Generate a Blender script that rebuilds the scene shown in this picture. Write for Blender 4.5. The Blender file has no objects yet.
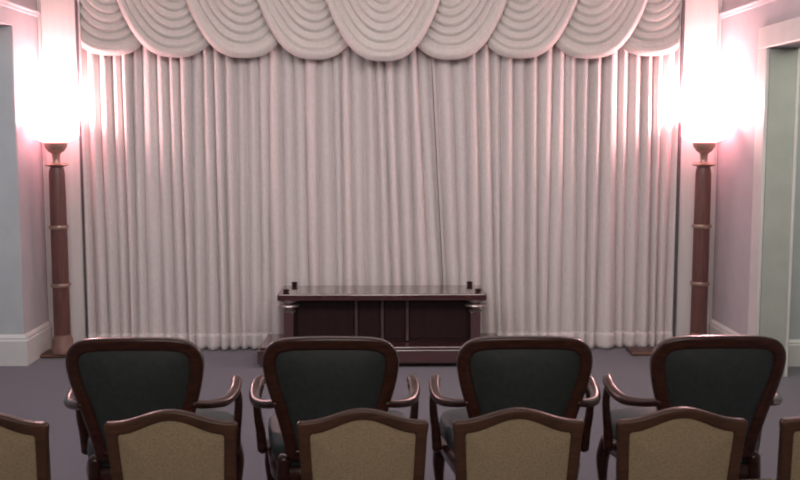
import bpy, bmesh, math, random
from mathutils import Vector, Matrix
random.seed(7)
PI = math.pi
scn = bpy.context.scene
C = scn.collection

# ------------------------------------------------------------------ materials
def mat(name, col, rough=0.6, col2=None, scale=20.0, stretch=(1, 1, 1), bump=0.0, metal=0.0,
        sheen=0.0, emit=None, estr=0.0, coat=0.0, detail=4.0, spec=0.5, lo=0.35, hi=0.65):
    m = bpy.data.materials.new(name)
    m.use_nodes = True
    nt = m.node_tree
    b = nt.nodes['Principled BSDF']
    b.inputs['Base Color'].default_value = (*col, 1)
    b.inputs['Roughness'].default_value = rough
    b.inputs['Metallic'].default_value = metal
    b.inputs['Specular IOR Level'].default_value = spec
    b.inputs['Sheen Weight'].default_value = sheen
    b.inputs['Coat Weight'].default_value = coat
    b.inputs['Coat Roughness'].default_value = 0.15 if coat < 1 else 0.04; b.inputs['Coat IOR'].default_value = 1.5 if coat < 1 else 2.1
    if emit:
        b.inputs['Emission Color'].default_value = (*emit, 1)
        b.inputs['Emission Strength'].default_value = estr
    if col2 or bump:
        tc = nt.nodes.new('ShaderNodeTexCoord')
        mp = nt.nodes.new('ShaderNodeMapping')
        mp.inputs['Scale'].default_value = stretch
        nt.links.new(tc.outputs['Object'], mp.inputs['Vector'])
        n = nt.nodes.new('ShaderNodeTexNoise')
        n.inputs['Scale'].default_value = scale
        n.inputs['Detail'].default_value = detail
        nt.links.new(mp.outputs['Vector'], n.inputs['Vector'])
        if col2:
            r = nt.nodes.new('ShaderNodeValToRGB')
            r.color_ramp.elements[0].color = (*col, 1)
            r.color_ramp.elements[1].color = (*col2, 1)
            r.color_ramp.elements[0].position = lo
            r.color_ramp.elements[1].position = hi
            nt.links.new(n.outputs['Fac'], r.inputs['Fac'])
            nt.links.new(r.outputs['Color'], b.inputs['Base Color'])
        if bump:
            bp = nt.nodes.new('ShaderNodeBump')
            bp.inputs['Strength'].default_value = bump
            bp.inputs['Distance'].default_value = 0.004
            nt.links.new(n.outputs['Fac'], bp.inputs['Height'])
            nt.links.new(bp.outputs['Normal'], b.inputs['Normal'])
    return m

M = {}
M['wall'] = mat('wall_paint', (.50, .46, .49), .75, (.53, .49, .52), 6, bump=.05)
M['hall'] = mat('hall_paint', (.48, .50, .52), .75, (.52, .54, .55), 6, bump=.05)
M['trim'] = mat('white_trim', (.66, .64, .62), .45, (.70, .68, .66), 8)
M['pilaster'] = mat('pilaster_paint', (.66, .63, .61), .6, (.70, .67, .65), 5, (6, 6, .4))
M['ceil'] = mat('ceiling_paint', (.70, .68, .66), .8, (.73, .71, .69), 8)
M['carpet'] = mat('carpet', (.095, .088, .112), .95, (.145, .135, .160), 190, bump=.8, sheen=.2, detail=6, spec=.1)
M['drape'] = mat('drape_cloth', (.63, .575, .565), .8, (.68, .62, .61), 60, (1, 1, .6), bump=.05, sheen=.25, spec=.2)
M['hem'] = mat('hem_cloth', (.655, .60, .59), .8, (.70, .645, .635), 60, (1, 1, .6), bump=.05, sheen=.25, spec=.2)
M['swag'] = mat('swag_cloth', (.60, .55, .525), .6, (.65, .60, .575), 50, bump=.1, sheen=.3, spec=.3)
M['gapshade'] = mat('gap_shade', (.09, .09, .10), .5, (.12, .12, .13), 12)
M['mahog'] = mat('mahogany', (.042, .010, .011), .2, (.070, .017, .017), 9, (.6, 6, 6), coat=1.0)
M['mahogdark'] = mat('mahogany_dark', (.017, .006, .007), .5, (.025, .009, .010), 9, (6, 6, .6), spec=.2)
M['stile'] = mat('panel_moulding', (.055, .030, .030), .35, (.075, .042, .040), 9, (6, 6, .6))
M['capital'] = mat('capital_metal', (.30, .24, .23), .3, (.36, .29, .27), 20, metal=.7)
M['darkwood'] = mat('dark_chair_wood', (.030, .010, .008), .28, (.060, .020, .014), 14, (1, 5, 5), coat=.25)
M['leather'] = mat('dark_green_upholstery', (.026, .035, .038), .5, (.034, .045, .048), 40, bump=.25)
M['brownwood'] = mat('brown_chair_wood', (.050, .022, .012), .45, (.082, .037, .020), 14, (1, 5, 5), coat=.1)
M['tan'] = mat('tan_weave', (.26, .20, .125), .85, (.34, .265, .17), 160, bump=.5, sheen=.2, spec=.15)
M['lampwood'] = mat('lamp_wood', (.105, .044, .038), .4, (.145, .062, .053), 10, (6, 6, .7))
M['lampbase'] = mat('lamp_base_wood', (.19, .105, .085), .5, (.25, .14, .115), 12)
M['reveal'] = mat('reveal_light_tint', (.38, .40, .36), .75, (.42, .44, .40), 6)  # darker greenish tone puts the dim hall light into the colour
M['brass'] = mat('aged_brass', (.36, .25, .20), .35, (.42, .30, .24), 20, metal=.6)
M['bowl'] = mat('glowing_glass', (.9, .82, .80), .35, (.95, .87, .85), 6, emit=(1, .36, .41), estr=7.5)
M['oak'] = mat('platform_wood', (.060, .028, .022), .5, (.085, .040, .030), 10, (.5, 6, 6))
M['oakedge'] = mat('platform_edge_wood', (.16, .085, .055), .5, (.21, .115, .075), 10, (.5, 6, 6))

# ------------------------------------------------------------------ mesh helpers
def obj(name, bm, m, parent=None, smooth=True, bevel=0.0, seg=2, sub=0, angle=40):
    me = bpy.data.meshes.new(name)
    bmesh.ops.recalc_face_normals(bm, faces=bm.faces)
    bm.to_mesh(me); bm.free()
    me.materials.append(M[m] if isinstance(m, str) else m)
    o = bpy.data.objects.new(name, me)
    C.objects.link(o)
    if parent: o.parent = parent
    if bevel:
        md = o.modifiers.new('bevel', 'BEVEL'); md.width = bevel; md.segments = seg
        md.limit_method = 'ANGLE'; md.angle_limit = math.radians(35)
    if sub:
        md = o.modifiers.new('sub', 'SUBSURF'); md.levels = sub; md.render_levels = sub
    if smooth:
        for p in me.polygons: p.use_smooth = True
        if not sub:
            try: me.set_sharp_from_angle(angle=math.radians(angle))
            except Exception: pass
    return o

def thing(name, label, cat, loc=(0, 0, 0), rotz=0, group=None):
    o = bpy.data.objects.new(name, None); C.objects.link(o)
    o.empty_display_size = .1
    o.location = loc; o.rotation_euler = (0, 0, rotz)
    o['label'] = label; o['category'] = cat
    if group: o['group'] = group
    return o

def tag(o, label, cat, group=None):
    o['label'] = label; o['category'] = cat
    if group: o['group'] = group
    return o

def struct(name, bm, m, **k):
    o = obj(name, bm, m, **k); o['kind'] = 'structure'
    return o

def copy_tree(root, loc, rotz, label):
    def rec(o, par):
        c = o.copy(); C.objects.link(c); c.parent = par
        for ch in list(o.children):
            rec(ch, c)
        return c
    r = rec(root, None)
    r.location = loc; r.rotation_euler = (0, 0, rotz); r['label'] = label
    return r

def box(bm, x0, x1, y0, y1, z0, z1):
    v = [bm.verts.new((x, y, z)) for x in (x0, x1) for y in (y0, y1) for z in (z0, z1)]
    for f in ((0, 1, 3, 2), (4, 6, 7, 5), (0, 4, 5, 1), (2, 3, 7, 6), (0, 2, 6, 4), (1, 5, 7, 3)):
        bm.faces.new([v[i] for i in f])
    return bm

def boxes(*bs):
    bm = bmesh.new()
    for b in bs: box(bm, *b)
    return bm

def lathe(profile, n=32, cx=0, cy=0, bm=None, phase=0.0):
    bm = bm or bmesh.new()
    rings = []
    for r, z in profile:
        if r < 1e-5:
            rings.append([bm.verts.new((cx, cy, z))])
        else:
            rings.append([bm.verts.new((cx + r*math.cos(2*PI*(i+phase)/n), cy + r*math.sin(2*PI*(i+phase)/n), z)) for i in range(n)])
    for a, b in zip(rings, rings[1:]):
        for i in range(n):
            j = (i+1) % n
            if len(a) == 1 and len(b) == 1: continue
            if len(a) == 1: bm.faces.new((a[0], b[i], b[j]))
            elif len(b) == 1: bm.faces.new((a[i], a[j], b[0]))
            else: bm.faces.new((a[i], a[j], b[j], b[i]))
    return bm

def catmull(pts, k=6):
    pts = [Vector(p) for p in pts]
    out = []
    for i in range(len(pts)-1):
        p0 = pts[max(i-1, 0)]; p1 = pts[i]; p2 = pts[i+1]; p3 = pts[min(i+2, len(pts)-1)]
        for s in range(k):
            t = s/k
            out.append(0.5*((2*p1) + (p2-p0)*t + (2*p0-5*p1+4*p2-p3)*t*t + (3*p1-p0-3*p2+p3)*t**3))
    out.append(pts[-1])
    return out

def tube(pts, n=10, k=6, bm=None, squash=1.0):
    """pts: (x, y, z, radius); smooth tapered rod with closed rounded ends"""
    bm = bm or bmesh.new()
    xyz = catmull([p[:3] for p in pts], k)
    rr = [v.x for v in catmull([(p[3], 0, 0) for p in pts], k)]
    # rounded ends
    d0 = (xyz[0]-xyz[1]).normalized(); d1 = (xyz[-1]-xyz[-2]).normalized()
    P = [xyz[0]+d0*rr[0]*.6] + xyz + [xyz[-1]+d1*rr[-1]*.6]
    Rr = [rr[0]*.45] + rr + [rr[-1]*.45]
    prev = None; rings = []
    for i, p in enumerate(P):
        t = (P[min(i+1, len(P)-1)] - P[max(i-1, 0)]).normalized()
        if prev is None:
            u = t.orthogonal().normalized()
            if abs(t.z) < .9: u = t.cross(Vector((0, 0, 1))).normalized()
        else:
            u = (prev - t*prev.dot(t)).normalized()
        prev = u; w = t.cross(u)
        rings.append([bm.verts.new(p + (u*math.cos(2*PI*j/n) + w*math.sin(2*PI*j/n)*squash)*max(Rr[i], .001)) for j in range(n)])
    for a, b in zip(rings, rings[1:]):
        for j in range(n):
            q = (j+1) % n
            bm.faces.new((a[j], a[q], b[q], b[j]))
    bm.faces.new(rings[0][::-1]); bm.faces.new(rings[-1])
    return bm

# ------------------------------------------------------------------ room shell
XW = 2.68; ZC = 3.15; YB = 8.30
struct('floor', boxes((-5.2, 5.2, -2.6, YB+.2, -.12, 0)), 'carpet', smooth=False)
struct('ceiling', boxes((-5.2, 5.2, -2.6, YB+.2, ZC, ZC+.12)), 'ceil', smooth=False)
struct('wall_front', boxes((-XW-.3, XW+.3, YB-.06, YB+.14, 0, ZC)), 'wall', smooth=False)
struct('wall_rear', boxes((-5.2, 5.2, -2.6, -2.48, 0, ZC)), 'wall', smooth=False)
struct('wall_left', boxes((-XW-.30, -XW, 7.43, YB-.06, 0, ZC), (-XW-.30, -XW, 4.6, 7.43, 2.51, ZC),
                          (-XW-.30, -XW, -2.48, 4.6, 0, ZC)), 'wall', smooth=False)
struct('wall_right', boxes((XW, XW+.19, 6.96, YB-.06, 0, ZC), (XW, XW+.19, 4.9, 6.96, 2.32, ZC),
                           (XW, XW+.19, -2.48, 4.9, 0, ZC)), 'wall', smooth=False)
# rooms beyond the two openings
struct('wall_hall_left', boxes((-5.2, -XW-.30, 7.43, 7.55, 0, ZC), (-5.2, -5.08, -2.48, 7.43, 0, ZC)), 'hall', smooth=False)
struct('wall_hall_right', boxes((XW+.19, 5.2, 7.30, 7.42, 0, ZC), (5.08, 5.2, -2.48, 7.30, 0, ZC)), 'hall', smooth=False)
# reveal of the left opening; its bluish colour stands in for cool hall light
struct('trim_1', boxes((-XW-.30, -XW-.004, 7.422, 7.43, 0, 2.51)), 'hall', smooth=False)

def board_profile(h, t):
    return [(0, 0), (t, 0), (t, h*.80), (t*.75, h*.84), (t*.75, h*.90), (t*.35, h*.97), (0, h)]

def run_profile(prof, pts, bm=None):
    """extrude a (outward, height) profile along a polyline of (x, y, nx, ny) mitred points"""
    bm = bm or bmesh.new()
    rings = [[bm.verts.new((x+nx*d, y+ny*d, z)) for d, z in prof] for x, y, nx, ny in pts]
    for a, b in zip(rings, rings[1:]):
        for i in range(len(prof)-1):
            bm.faces.new((a[i], a[i+1], b[i+1], b[i]))
    bm.faces.new(rings[0]); bm.faces.new(rings[-1][::-1])
    return bm

bp = board_profile(.235, .025)
bm = run_profile(bp, [(-XW, 8.2, 1, 0), (-XW, 7.422, 1, -1), (-5.0, 7.422, 0, -1)])
run_profile(bp, [(-XW, -2.4, 1, 0), (-XW, 4.6, 1, 0)], bm)
struct('baseboard_left', bm, 'trim', angle=25)
bm = run_profile(bp, [(XW, 8.2, -1, 0), (XW, 7.12, -1, 0)])
run_profile(bp, [(XW, 4.75, -1, 0), (XW, -2.4, -1, 0)], bm)
struct('baseboard_right', bm, 'trim', angle=25)
struct('baseboard_hall', run_profile(board_profile(.20, .022), [(XW+.19, 7.30, 0, -1), (5.08, 7.30, 0, -1)]), 'trim', angle=25)
# cornice strips along the side walls
cr = [(0, 2.63), (.010, 2.635), (.014, 2.65), (.026, 2.662), (.026, 2.672), (0, 2.68)]
struct('trim_2', run_profile(cr, [(-XW, YB-.07, 1, 0), (-XW, -2.4, 1, 0)]), 'wall', angle=25)
struct('trim_3', run_profile(cr, [(XW, YB-.07, -1, 0), (XW, -2.4, -1, 0)]), 'wall', angle=25)
# casing of the right opening (room side and hall side)
struct('trim_4', boxes((XW-.025, XW, 6.955, 7.12, 0, 2.32), (XW-.025, XW, 4.74, 7.12, 2.32, 2.47), (XW-.025, XW, 4.74, 4.91, 0, 2.32)),
       'trim', bevel=.006)
struct('trim_5', boxes((XW+.19, XW+.215, 6.95, 7.10, 0, 2.32), (XW+.19, XW+.215, 4.76, 7.10, 2.32, 2.46)), 'trim', bevel=.006)
struct('trim_10', boxes((XW+.002, XW+.188, 6.952, 6.96, 0, 2.32)), 'reveal', smooth=False)  # added face over the right jamb, carrying the hall-light tint
# white pilasters either side of the curtain, behind the lamps
for s, n in ((-1, 6), (1, 7)):
    xs = sorted((s*2.645, s*2.375))
    struct('trim_%d' % n, boxes((xs[0], xs[1], 7.94, YB-.06, 0, ZC), (*sorted((s*2.645, s*2.68)), 7.965, YB-.06, 0, ZC)), 'pilaster', bevel=.006)
for s, n in ((-1, 8), (1, 9)):  # dark strips standing in for the shadow gap beside the curtain
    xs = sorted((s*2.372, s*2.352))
    struct('trim_%d' % n, boxes((xs[0], xs[1], 7.925, YB-.06, 0, ZC)), 'gapshade', smooth=False)

# ------------------------------------------------------------------ curtains
def fold_fn(seed, L, lam):
    rnd = random.Random(seed)
    n = int(L/lam) + 3
    cent = []; x = -lam*.5
    while x < L + lam*1.5:
        cent.append((x, rnd.uniform(.62, 1.1), rnd.uniform(-.018, .018), rnd.uniform(-.3, .3)))
        x += lam*rnd.uniform(.80, 1.2)
    return cent

def make_curtain(name, label, xl, xr, seed, y0, lam, parent=None, zbot=.012, ztop=2.98):
    """xl, xr: functions of z giving the two edges"""
    L = xr(1.5) - xl(1.5)
    cent = fold_fn(seed, L, lam)
    def depth(s, z):
        # s metres along; folds wander a little with height
        zz = 1 - z/3.0
        d = 0
        for i in range(len(cent)-1):
            a = cent[i][0] + cent[i][2]*zz*1.6
            b = cent[i+1][0] + cent[i+1][2]*zz*1.6
            if a <= s < b:
                t = (s-a)/(b-a)
                amp = cent[i][1]
                w = .5 - .5*math.cos(2*PI*t)
                w = w**(.42 + cent[i][3]*.5)
                return (w*amp - .5)*(.074 + .018*zz)
        return 0
    def surf(z0, z1, nz, off):
        nx = int(L/.0055)
        bm = bmesh.new(); rows = []
        for k in range(nz+1):
            z = z0 + (z1-z0)*k/nz
            row = []
            for i in range(nx+1):
                s = i/nx*L
                dd = depth(s, z)
                q = i/nx
                x = xl(1.5) + L*q + (xl(z)-xl(1.5))*(1-q)**4 + (xr(z)-xr(1.5))*q**6 + .004*math.sin(s*19+z*1.3)*min(1, 20*q, 20*(1-q))
                row.append(bm.verts.new((x, y0 - dd - off, z)))
            rows.append(row)
        for a, b in zip(rows, rows[1:]):
            for i in range(nx):
                bm.faces.new((a[i], a[i+1], b[i+1], b[i]))
        return bm
    c = obj(name, surf(zbot, ztop, 44, 0), 'drape', angle=180)
    tag(c, label, 'curtain', 'full length stage drapes')
    h = obj('hem', surf(zbot-.004, .135, 4, .005), 'hem', c, angle=180)
    for o in (c, h):
        md = o.modifiers.new('thick', 'SOLIDIFY'); md.thickness = .003
    return c

make_curtain('curtain', 'wide cream pleated drape filling the left and middle behind the wooden stand',
             lambda z: -2.348, lambda z: .515 - .055*z, 11, 7.945, .094)
make_curtain('curtain', 'narrower cream pleated drape on the right, meeting the other right of the wooden stand',
             lambda z: .519 - .055*z, lambda z: 2.348, 29, 7.945, .097)

# ------------------------------------------------------------------ swag valance
val = thing('curtain_valance', 'cream valance of nine overlapping swags hung along the top of the drapes', 'valance', (0, 7.89, 2.25))
obj('pelmet_board', boxes((-2.27, 2.27, -.02, .06, .78, .86)), 'swag', val)
ZT = 3.05 - 2.25
def make_swag(xc, side, half, zb, fwd, clip):
    nu, nv = 56, 150
    bm = bmesh.new(); rows = []
    nf = 10.5
    rnd = random.Random(int(xc*100)+5)
    ph = rnd.uniform(0, .5)
    for k in range(nv+1):
        v = k/nv
        W = half*(.10 + .90*v)
        S = .03 + v*(ZT - zb - .03)
        row = []
        for i in range(nu+1):
            u = -1 + 2*i/nu
            au = abs(u)
            x = xc + W*u
            z = ZT - S*(1 - au**(1.95+.75*v**4))
            t = (v*nf + ph) % 1.0
            band = min(1, max(0, (v-.90)/.03))
            pl = (math.sin(PI*t**1.4)**.8)*(1-band) + band*math.sin(PI*min(1, max(0, (v-.885)/.115)))*1.25
            amp = .030*(1 - .40*au**2)
            bulge = .055*(1-au**2)*math.sin(PI*min(.88, v+.12))
            shingle = .080*side*u if side else 0.0
            y = -(fwd + bulge + pl*amp + shingle)
            x = max(clip[0], min(clip[1], x))
            row.append(bm.verts.new((x, y, z)))
        rows.append(row)
    for a, b in zip(rows, rows[1:]):
        for i in range(nu):
            bm.faces.new((a[i], a[i+1], b[i+1], b[i]))
    o = obj('swag', bm, 'swag', val, angle=180)
    md = o.modifiers.new('thick', 'SOLIDIFY'); md.thickness = .004
    return o
cs = [-2.07, -1.575, -1.055, -.515, .010, .525, 1.065, 1.60, 2.075]
zb = [.075, .06, .055, .045, .025, .045, .055, .055, .075]
for k, (c, z) in enumerate(zip(cs, zb)):
    side = -1 if k < 4 else (1 if k > 4 else 0)
    # the outer edge of every side swag lies under its inner neighbour
    make_swag(c, side, .525, z, .09 if side else .19, (-2.275, 2.275))

# ------------------------------------------------------------------ torch lamps
def make_lamp(x, y, label):
    t = thing('floor_lamp', label, 'lamp', (x, y, .032), 0, 'torch lamps flanking the drapes')
    z0 = -.032
    def pz(pr): return [(r, z+z0) for r, z in pr]
    obj('base', lathe(pz([(0, .033), (.084, .033), (.084, .085), (.078, .095), (.078, .135), (.070, .15), (.066, .175), (0, .175)])), 'lampbase', t)
    obj('pole', lathe(pz([(0, .17), (.064, .17), (.063, .6), (.062, 1.0), (.060, 1.42), (.056, 1.455), (.048, 1.475), (0, 1.475)])), 'lampwood', t)
    for z in (.565, 1.015):
        obj('ring', lathe(pz([(.058, z-.014), (.072, z-.014), (.076, z), (.072, z+.014), (.058, z+.014)])), 'brass', t)
    obj('collar', lathe(pz([(0, 1.468), (.030, 1.47), (.075, 1.485), (.092, 1.494), (.075, 1.503), (.030, 1.51), (.026, 1.53), (.024, 1.55), (0, 1.55)])), 'brass', t)
    obj('cup', lathe(pz([(0, 1.53), (.028, 1.53), (.030, 1.565), (.036, 1.582), (.058, 1.594), (.070, 1.612), (.084, 1.632), (.086, 1.662), (0, 1.662)])), 'brass', t)
    b = obj('lamp_bowl', lathe(pz([(0, 1.664), (.088, 1.664), (.165, 1.70), (.172, 1.72), (.175, 1.848), (.181, 1.850), (.181, 1.858), (.170, 1.858), (.160, 1.73), (.08, 1.69), (0, 1.688)]), 12, phase=.5), 'bowl', t, angle=25)
    return t
LX, LY = 2.49, 7.715
make_lamp(-LX, LY, 'tall wooden column lamp with glowing bowl, left of the drapes')
make_lamp(LX, LY, 'tall wooden column lamp with glowing bowl, right of the drapes')

# low wooden platforms carrying the lamps
for s, w in ((-1, 'left'), (1, 'right')):
    t = thing('lamp_platform', 'low dark wooden platform at the foot of the %s lamp' % w, 'platform', (s*2.30, 7.755, 0), 0, 'platforms under the torch lamps')
    obj('platform_top', boxes((-.345, .345, -.095, .095, 0, .032)), 'oak', t, bevel=.004)
    obj('front_edge', boxes((-.35, .35, -.105, -.095, .008, .027)), 'oakedge', t, bevel=.004)

# ------------------------------------------------------------------ wooden bier
b = thing('catafalque', 'low dark mahogany stand with glossy top centred before the drapes', 'stand', (0, 7.60, 0))
obj('plinth', boxes((-.925, .925, -.31, .235, .03, .135), (-.91, .91, -.295, .22, .135, .155)), 'mahog', b, bevel=.008)
obj('plinth_foot', boxes((-.87, .87, -.26, .20, 0, .03)), 'mahogdark', b)
obj('top', boxes((-.785, .785, -.20, .250, .484, .536)), 'mahog', b, bevel=.010, seg=3)
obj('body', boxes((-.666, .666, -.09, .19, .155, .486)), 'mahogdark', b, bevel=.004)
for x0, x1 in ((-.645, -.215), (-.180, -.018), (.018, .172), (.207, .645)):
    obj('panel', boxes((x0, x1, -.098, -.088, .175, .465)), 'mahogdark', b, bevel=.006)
for x in (-.1975, 0, .1895):
    obj('moulding', boxes((x-.012, x+.012, -.112, -.088, .160, .484)), 'stile', b, bevel=.004)
for sx in (-1, 1):
    for sy in (-.13, .175):
        x = sx*.705
        p = obj('post', boxes((x-.038, x+.038, sy-.038, sy+.038, .155, .392)), 'mahog', b, bevel=.005)
        obj('capital', lathe([(0, .392), (.048, .392), (.052, .404), (.034, .412), (.030, .425), (.076, .432), (.080, .440), (.076, .448), (.034, .454),
                              (.040, .466), (.066, .472), (.066, .487), (0, .487)], 24, x, sy), 'capital', p)
for sx in (-1, 1):
    for sy, dx in ((-.15, .722), (.225, .692)):
        obj('corner_peg', lathe([(0, .535), (.026, .535), (.022, .541), (.016, .546), (.024, .553), (.026, .560), (.018, .567), (0, .569)], 16, sx*dx, sy), 'mahogdark', b)

# ------------------------------------------------------------------ chairs
def loop_from(fn, n=96):
    return [fn(i/n) for i in range(n)]

def inset(loop, d):
    n = len(loop); out = []
    for i in range(n):
        a = Vector(loop[i-1]); c = Vector(loop[(i+1) % n]); p = Vector(loop[i])
        t = (c-a).normalized(); nrm = Vector((-t.y, t.x))
        out.append((p + nrm*d)[:])
    return out

def ring_sweep(loop, prof, tf, inward):
    """sweep a closed profile of (inset, depth) round a closed loop of (x, z)"""
    bm = bmesh.new()
    n = len(loop)
    rings = []
    for i in range(n):
        o = Vector(loop[i]); q = Vector(inward[i])
        rings.append([bm.verts.new(tf(*(o.lerp(q, d)), y)) for d, y in prof])
    m = len(prof)
    for i in range(n):
        a = rings[i]; c = rings[(i+1) % n]
        for j in range(m):
            bm.faces.new((a[j], a[(j+1) % m], c[(j+1) % m], c[j]))
    return bm

def pad(loop, tf, yf, yb, bulge, rings=7):
    """cushioned panel filling a loop, bulging on both faces"""
    bm = bmesh.new()
    cx = sum(p[0] for p in loop)/len(loop); cz = sum(p[1] for p in loop)/len(loop)
    for sgn, y0 in ((1, yf), (-1, yb)):
        prev = None
        for k in range(rings):
            r = 1 - k/rings
            ring = [bm.verts.new(tf(cx+(p[0]-cx)*r, cz+(p[1]-cz)*r, y0 + sgn*bulge*(1-r**3))) for p in loop]
            if prev:
                for i in range(len(loop)):
                    j = (i+1) % len(loop)
                    bm.faces.new((prev[i], prev[j], ring[j], ring[i]))
            prev = ring
        c = bm.verts.new(tf(cx, cz, y0 + sgn*bulge))
        for i in range(len(loop)):
            bm.faces.new((prev[i], prev[(i+1) % len(loop)], c))
    return bm

def resample(pts, n=110):
    """closed polyline -> n evenly spaced points"""
    P = [Vector(p) for p in pts]; P.append(P[0])
    L = [0]
    for a, c in zip(P, P[1:]): L.append(L[-1] + (c-a).length)
    out = []; k = 0
    for i in range(n):
        s = L[-1]*i/n
        while L[k+1] < s: k += 1
        out.append(P[k].lerp(P[k+1], (s-L[k])/max(L[k+1]-L[k], 1e-9))[:])
    return out

def smooth_half(half, k=8):
    """half outline (x>=0) from top centre to bottom centre -> closed clockwise-free loop, counter-clockwise"""
    pts = catmull([(p[0], p[1], 0) for p in half], k)
    right = [(p.x, p.y) for p in pts]
    left = [(-x, z) for x, z in right[1:-1]]
    loop = [(x, z) for x, z in right[::-1]] + left      # bottom centre up the right side to the top, then down the left
    return resample(loop)

def seat_bm(w_front, w_back, y0, y1, z0, z1, crown=.02):
    """rounded cushion, y1 = front"""
    bm = bmesh.new()
    n = 48
    def outline(i, sc):
        a = 2*PI*i/n
        ca, sa = math.cos(a), math.sin(a)
        e = .38
        px = math.copysign(abs(ca)**e, ca); py = math.copysign(abs(sa)**e, sa)
        t = (py+1)/2
        w = w_back + (w_front-w_back)*t
        bowf = .03*(1-px*px) if py > 0 else 0
        return px*w*sc, (y0+y1)/2 + (py*(y1-y0)/2 + bowf)*sc
    levels = [(.0, z0), (.97, z0), (1.0, z0+.012), (1.012, (z0+z1)/2), (1.0, z1-.016), (.96, z1-.003), (.75, z1+crown*.6), (.4, z1+crown*.95), (0, z1+crown)]
    prev = None
    for sc, z in levels:
        if sc == 0: ring = [bm.verts.new((0, (y0+y1)/2, z))]
        else: ring = [bm.verts.new((*outline(i, sc), z)) for i in range(n)]
        if prev:
            for i in range(n):
                j = (i+1) % n
                if len(prev) == 1: bm.faces.new((prev[0], ring[i], ring[j]))
                elif len(ring) == 1: bm.faces.new((prev[i], prev[j], ring[0]))
                else: bm.faces.new((prev[i], prev[j], ring[j], ring[i]))
        prev = ring
    return bm

def round_prof(w_in, d, r=.3, n=4):
    """rounded rectangle profile: inset 0..1, depth -d/2..d/2"""
    out = []
    for cx, cy, a0 in ((1-r, d/2-d*r, 0), (r, d/2-d*r, 90), (r, -d/2+d*r, 180), (1-r, -d/2+d*r, 270)):
        for k in range(n+1):
            a = math.radians(a0 + 90*k/n)
            out.append((cx + r*math.cos(a), cy + d*r*math.sin(a)))
    return out

# --- dark armchair; origin on the floor below the middle of the seat, facing +y
def make_armchair(label):
    t = thing('armchair', label, 'chair', (0, 0, 0), 0, 'dark armchairs in the front row')
    rake = .24
    def tf(x, z, y):
        h = z - .44
        return Vector((x, -.245 - h*rake + y - .05*max(0, 1-(x/.27)**2)*.5, z))
    half = [(0, .962), (.10, .960), (.17, .954), (.218, .938), (.249, .905), (.261, .862), (.258, .81), (.244, .74), (.222, .66), (.203, .58), (.188, .50), (.180, .455), (.150, .440), (.08, .436), (0, .436)]
    outer = smooth_half(half)
    inner = inset(outer, .052)
    obj('back_frame', ring_sweep(outer, round_prof(0, .046), tf, inner), 'darkwood', t, angle=60)
    inn2 = inset(outer, .046)
    bk = obj('backrest', pad(inn2, tf, .012, -.010, .026), 'leather', t, angle=60)
    obj('seat', seat_bm(.322, .235, -.245, .28, .40, .495, .035), 'leather', t, angle=60)
    obj('seat_rail', seat_bm(.328, .240, -.255, .29, .325, .405, 0), 'darkwood', t, angle=40)
    for s in (-1, 1):
        a = obj('arm', tube([(s*.215, -.325, .685, .017), (s*.262, -.262, .666, .018), (s*.312, -.16, .650, .021), (s*.332, -.05, .655, .023), (s*.332, .045, .672, .023), (s*.322, .100, .676, .020), (s*.316, .120, .660, .014)], 12), 'darkwood', t, angle=180)
        obj('arm_support', tube([(s*.322, .070, .660, .018), (s*.336, .065, .60, .017), (s*.334, .06, .53, .018), (s*.325, .07, .46, .020), (s*.318, .08, .37, .022)], 10), 'darkwood', a, angle=180)
        obj('leg', tube([(s*.285, .235, .36, .034), (s*.302, .258, .27, .030), (s*.300, .255, .16, .020), (s*.296, .25, .06, .015), (s*.302, .262, .018, .020)], 10), 'darkwood', t, angle=180)
        obj('leg', tube([(s*.195, -.235, .44, .028), (s*.200, -.240, .32, .026), (s*.205, -.262, .16, .021), (s*.215, -.305, .015, .017)], 10), 'darkwood', t, angle=180)
    return t

# --- tan side chair
def make_tan(label):
    t = thing('side_chair', label, 'chair', (0, 0, 0), 0, 'tan upholstered chairs in the second row')
    rake = .17
    def tf(x, z, y):
        return Vector((x, -.225 - (z-.44)*rake + y, z))
    def top(x):   # camel-back crest
        u = x/.198
        return .844 + .040*(math.cos(PI*min(1, abs(u)*1.02)) * .5 + .5)**1.15
    R = [(x*.198/16, top(x*.198/16)) for x in range(0, 17)]
    R += [(.203, .837), (.203, .826), (.199, .80), (.194, .70), (.188, .58), (.182, .47), (.180, .44), (.172, .432)]
    R += [(.12, .43), (.06, .43), (0, .43)]
    loop = [(x, z) for x, z in R[::-1]] + [(-x, z) for x, z in R[1:-1]]
    outer = resample(loop, 150)
    # inner edge follows the crest more strongly arched
    def itop(x):
        u = min(1, abs(x)/.162)
        return .806 + .046*(math.cos(PI*u)*.5+.5)
    Ri = [(x*.160/14, itop(x*.160/14)) for x in range(0, 15)]
    Ri += [(.163, .795), (.160, .72), (.154, .60), (.148, .49), (.144, .474), (.09, .472), (0, .472)]
    li = [(x, z) for x, z in Ri[::-1]] + [(-x, z) for x, z in Ri[1:-1]]
    inner = resample(li, 150)
    obj('back_frame', ring_sweep(outer, round_prof(0, .036, .22), tf, inner), 'brownwood', t, angle=50)
    cx = 0
    big = [(x*1.03, .64 + (z-.64)*1.02) for x, z in inner]
    obj('backrest', pad(big, tf, .010, -.006, .016), 'tan', t, angle=60)
    obj('seat', seat_bm(.235, .195, -.215, .225, .405, .465, .02), 'tan', t, angle=60)
    obj('seat_rail', seat_bm(.240, .198, -.222, .230, .345, .408, 0), 'brownwood', t, angle=40)
    for s in (-1, 1):
        obj('leg', tube([(s*.205, .185, .37, .026), (s*.207, .188, .2, .021), (s*.207, .188, .012, .015)], 10), 'brownwood', t, angle=180)
        obj('leg', tube([(s*.178, -.205, .45, .022), (s*.180, -.212, .25, .022), (s*.186, -.27, .012, .016)], 10), 'brownwood', t, angle=180)
    return t

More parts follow.
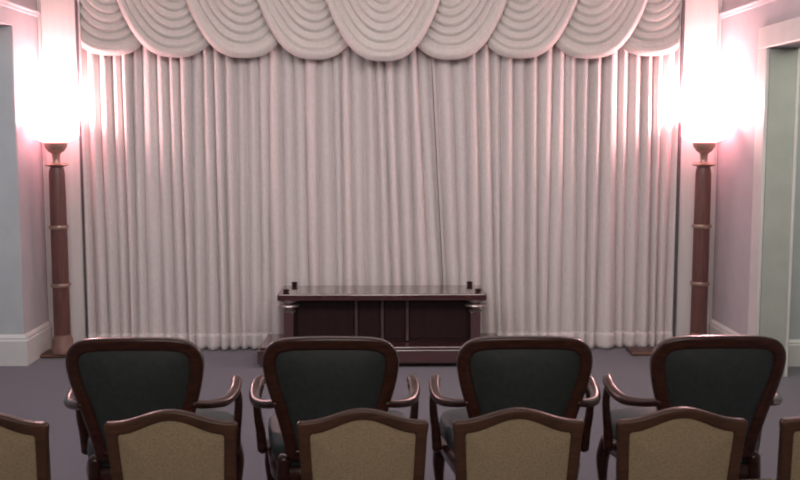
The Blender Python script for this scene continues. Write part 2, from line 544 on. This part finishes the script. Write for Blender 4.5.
AY = 3.75 + .245 + (.96-.44)*.24
arms = [(-.950, AY, .012, 'dark green armchair with carved wooden frame, leftmost in the front row'),
        (-.198, AY, 0.0, 'dark green armchair in front of the left half of the wooden stand'),
        (.553, AY, -.015, 'dark green armchair overlapping the right end of the wooden stand'),
        (1.297, AY, .0, 'dark green armchair with carved wooden frame, rightmost in the front row')]
proto = make_armchair(arms[0][3])
proto.location = (arms[0][0], arms[0][1], 0); proto.rotation_euler = (0, 0, arms[0][2])
for x, y, r, l in arms[1:]:
    copy_tree(proto, (x, y, 0), r, l)

TY = 3.0 + .225 + (.88-.44)*.17
tans = [(-1.228, 'tan chair cut off by the left edge of the picture'),
        (-.647, 'tan camel-back chair directly behind the leftmost dark armchair'),
        (-.064, 'tan camel-back chair behind the second dark armchair from the left'),
        (.420, 'tan camel-back chair behind the third dark armchair from the left'),
        (.925, 'tan camel-back chair directly behind the rightmost dark armchair'),
        (1.440, 'tan chair cut off by the right edge of the picture')]
proto = make_tan(tans[0][1]); proto.location = (tans[0][0], TY, 0)
for i, (x, l) in enumerate(tans[1:]):
    copy_tree(proto, (x, TY, 0), (-.01, .012, 0, .01, 0)[i], l)

# ------------------------------------------------------------------ lights
def light(kind, name, loc, power, col, size=None, target=None, size_y=None):
    d = bpy.data.lights.new(name, kind); d.energy = power; d.color = col
    if kind == 'AREA':
        d.size = size
        if size_y: d.shape = 'RECTANGLE'; d.size_y = size_y
    elif size: d.shadow_soft_size = size
    o = bpy.data.objects.new(name, d); C.objects.link(o); o.location = loc
    if target is not None:
        o.rotation_euler = (Vector(target)-Vector(loc)).to_track_quat('-Z', 'Y').to_euler()
    return o
for s in (-1, 1):
    light('POINT', 'lamp_bulb', (s*LX, LY, 1.95), 34 if s < 0 else 46, (1, .62, .62), .06)
light('AREA', 'curtain_fill', (0, 5.0, 3.1), 128, (1, .93, .92), 4.2, (0, 7.6, .6), 1.4)  # unseen fill added to brighten the curtain, no fitting modelled
light('AREA', 'chair_fill', (0, -.6, 3.05), 110, (1, .89, .80), 3.0, (0, 3.4, .6), 1.5)  # added fill from behind the camera for the chair backs
light('AREA', 'left_hall_light', (-4.2, 5.6, 2.9), 20, (.72, .88, 1), 1.4, (-2.9, 6.8, 0), 1.4)
light('AREA', 'right_hall_light', (4.0, 5.9, 2.9), 26, (.98, 1, .84), 1.2, (3.0, 6.9, .6), 1.2)

w = bpy.data.worlds.new('world'); scn.world = w; w.use_nodes = True
w.node_tree.nodes['Background'].inputs['Color'].default_value = (.8, .75, .75, 1)
w.node_tree.nodes['Background'].inputs['Strength'].default_value = .05

# ------------------------------------------------------------------ camera
cd = bpy.data.cameras.new('camera'); co = bpy.data.objects.new('camera', cd); C.objects.link(co)
cd.sensor_width = 36; cd.sensor_fit = 'HORIZONTAL'; cd.lens = 36*1000/800
cd.clip_end = 100; cd.clip_start = .05
yaw = math.atan(.018); tilt = math.atan(105/1000)
co.location = (0, 0, 1.72)
co.rotation_euler = (PI/2 - tilt, 0, -yaw)
scn.camera = co

scn.view_settings.view_transform = 'Standard'
scn.view_settings.look = 'None'
scn.view_settings.exposure = 0
scn.cycles.filter_width = 2.0
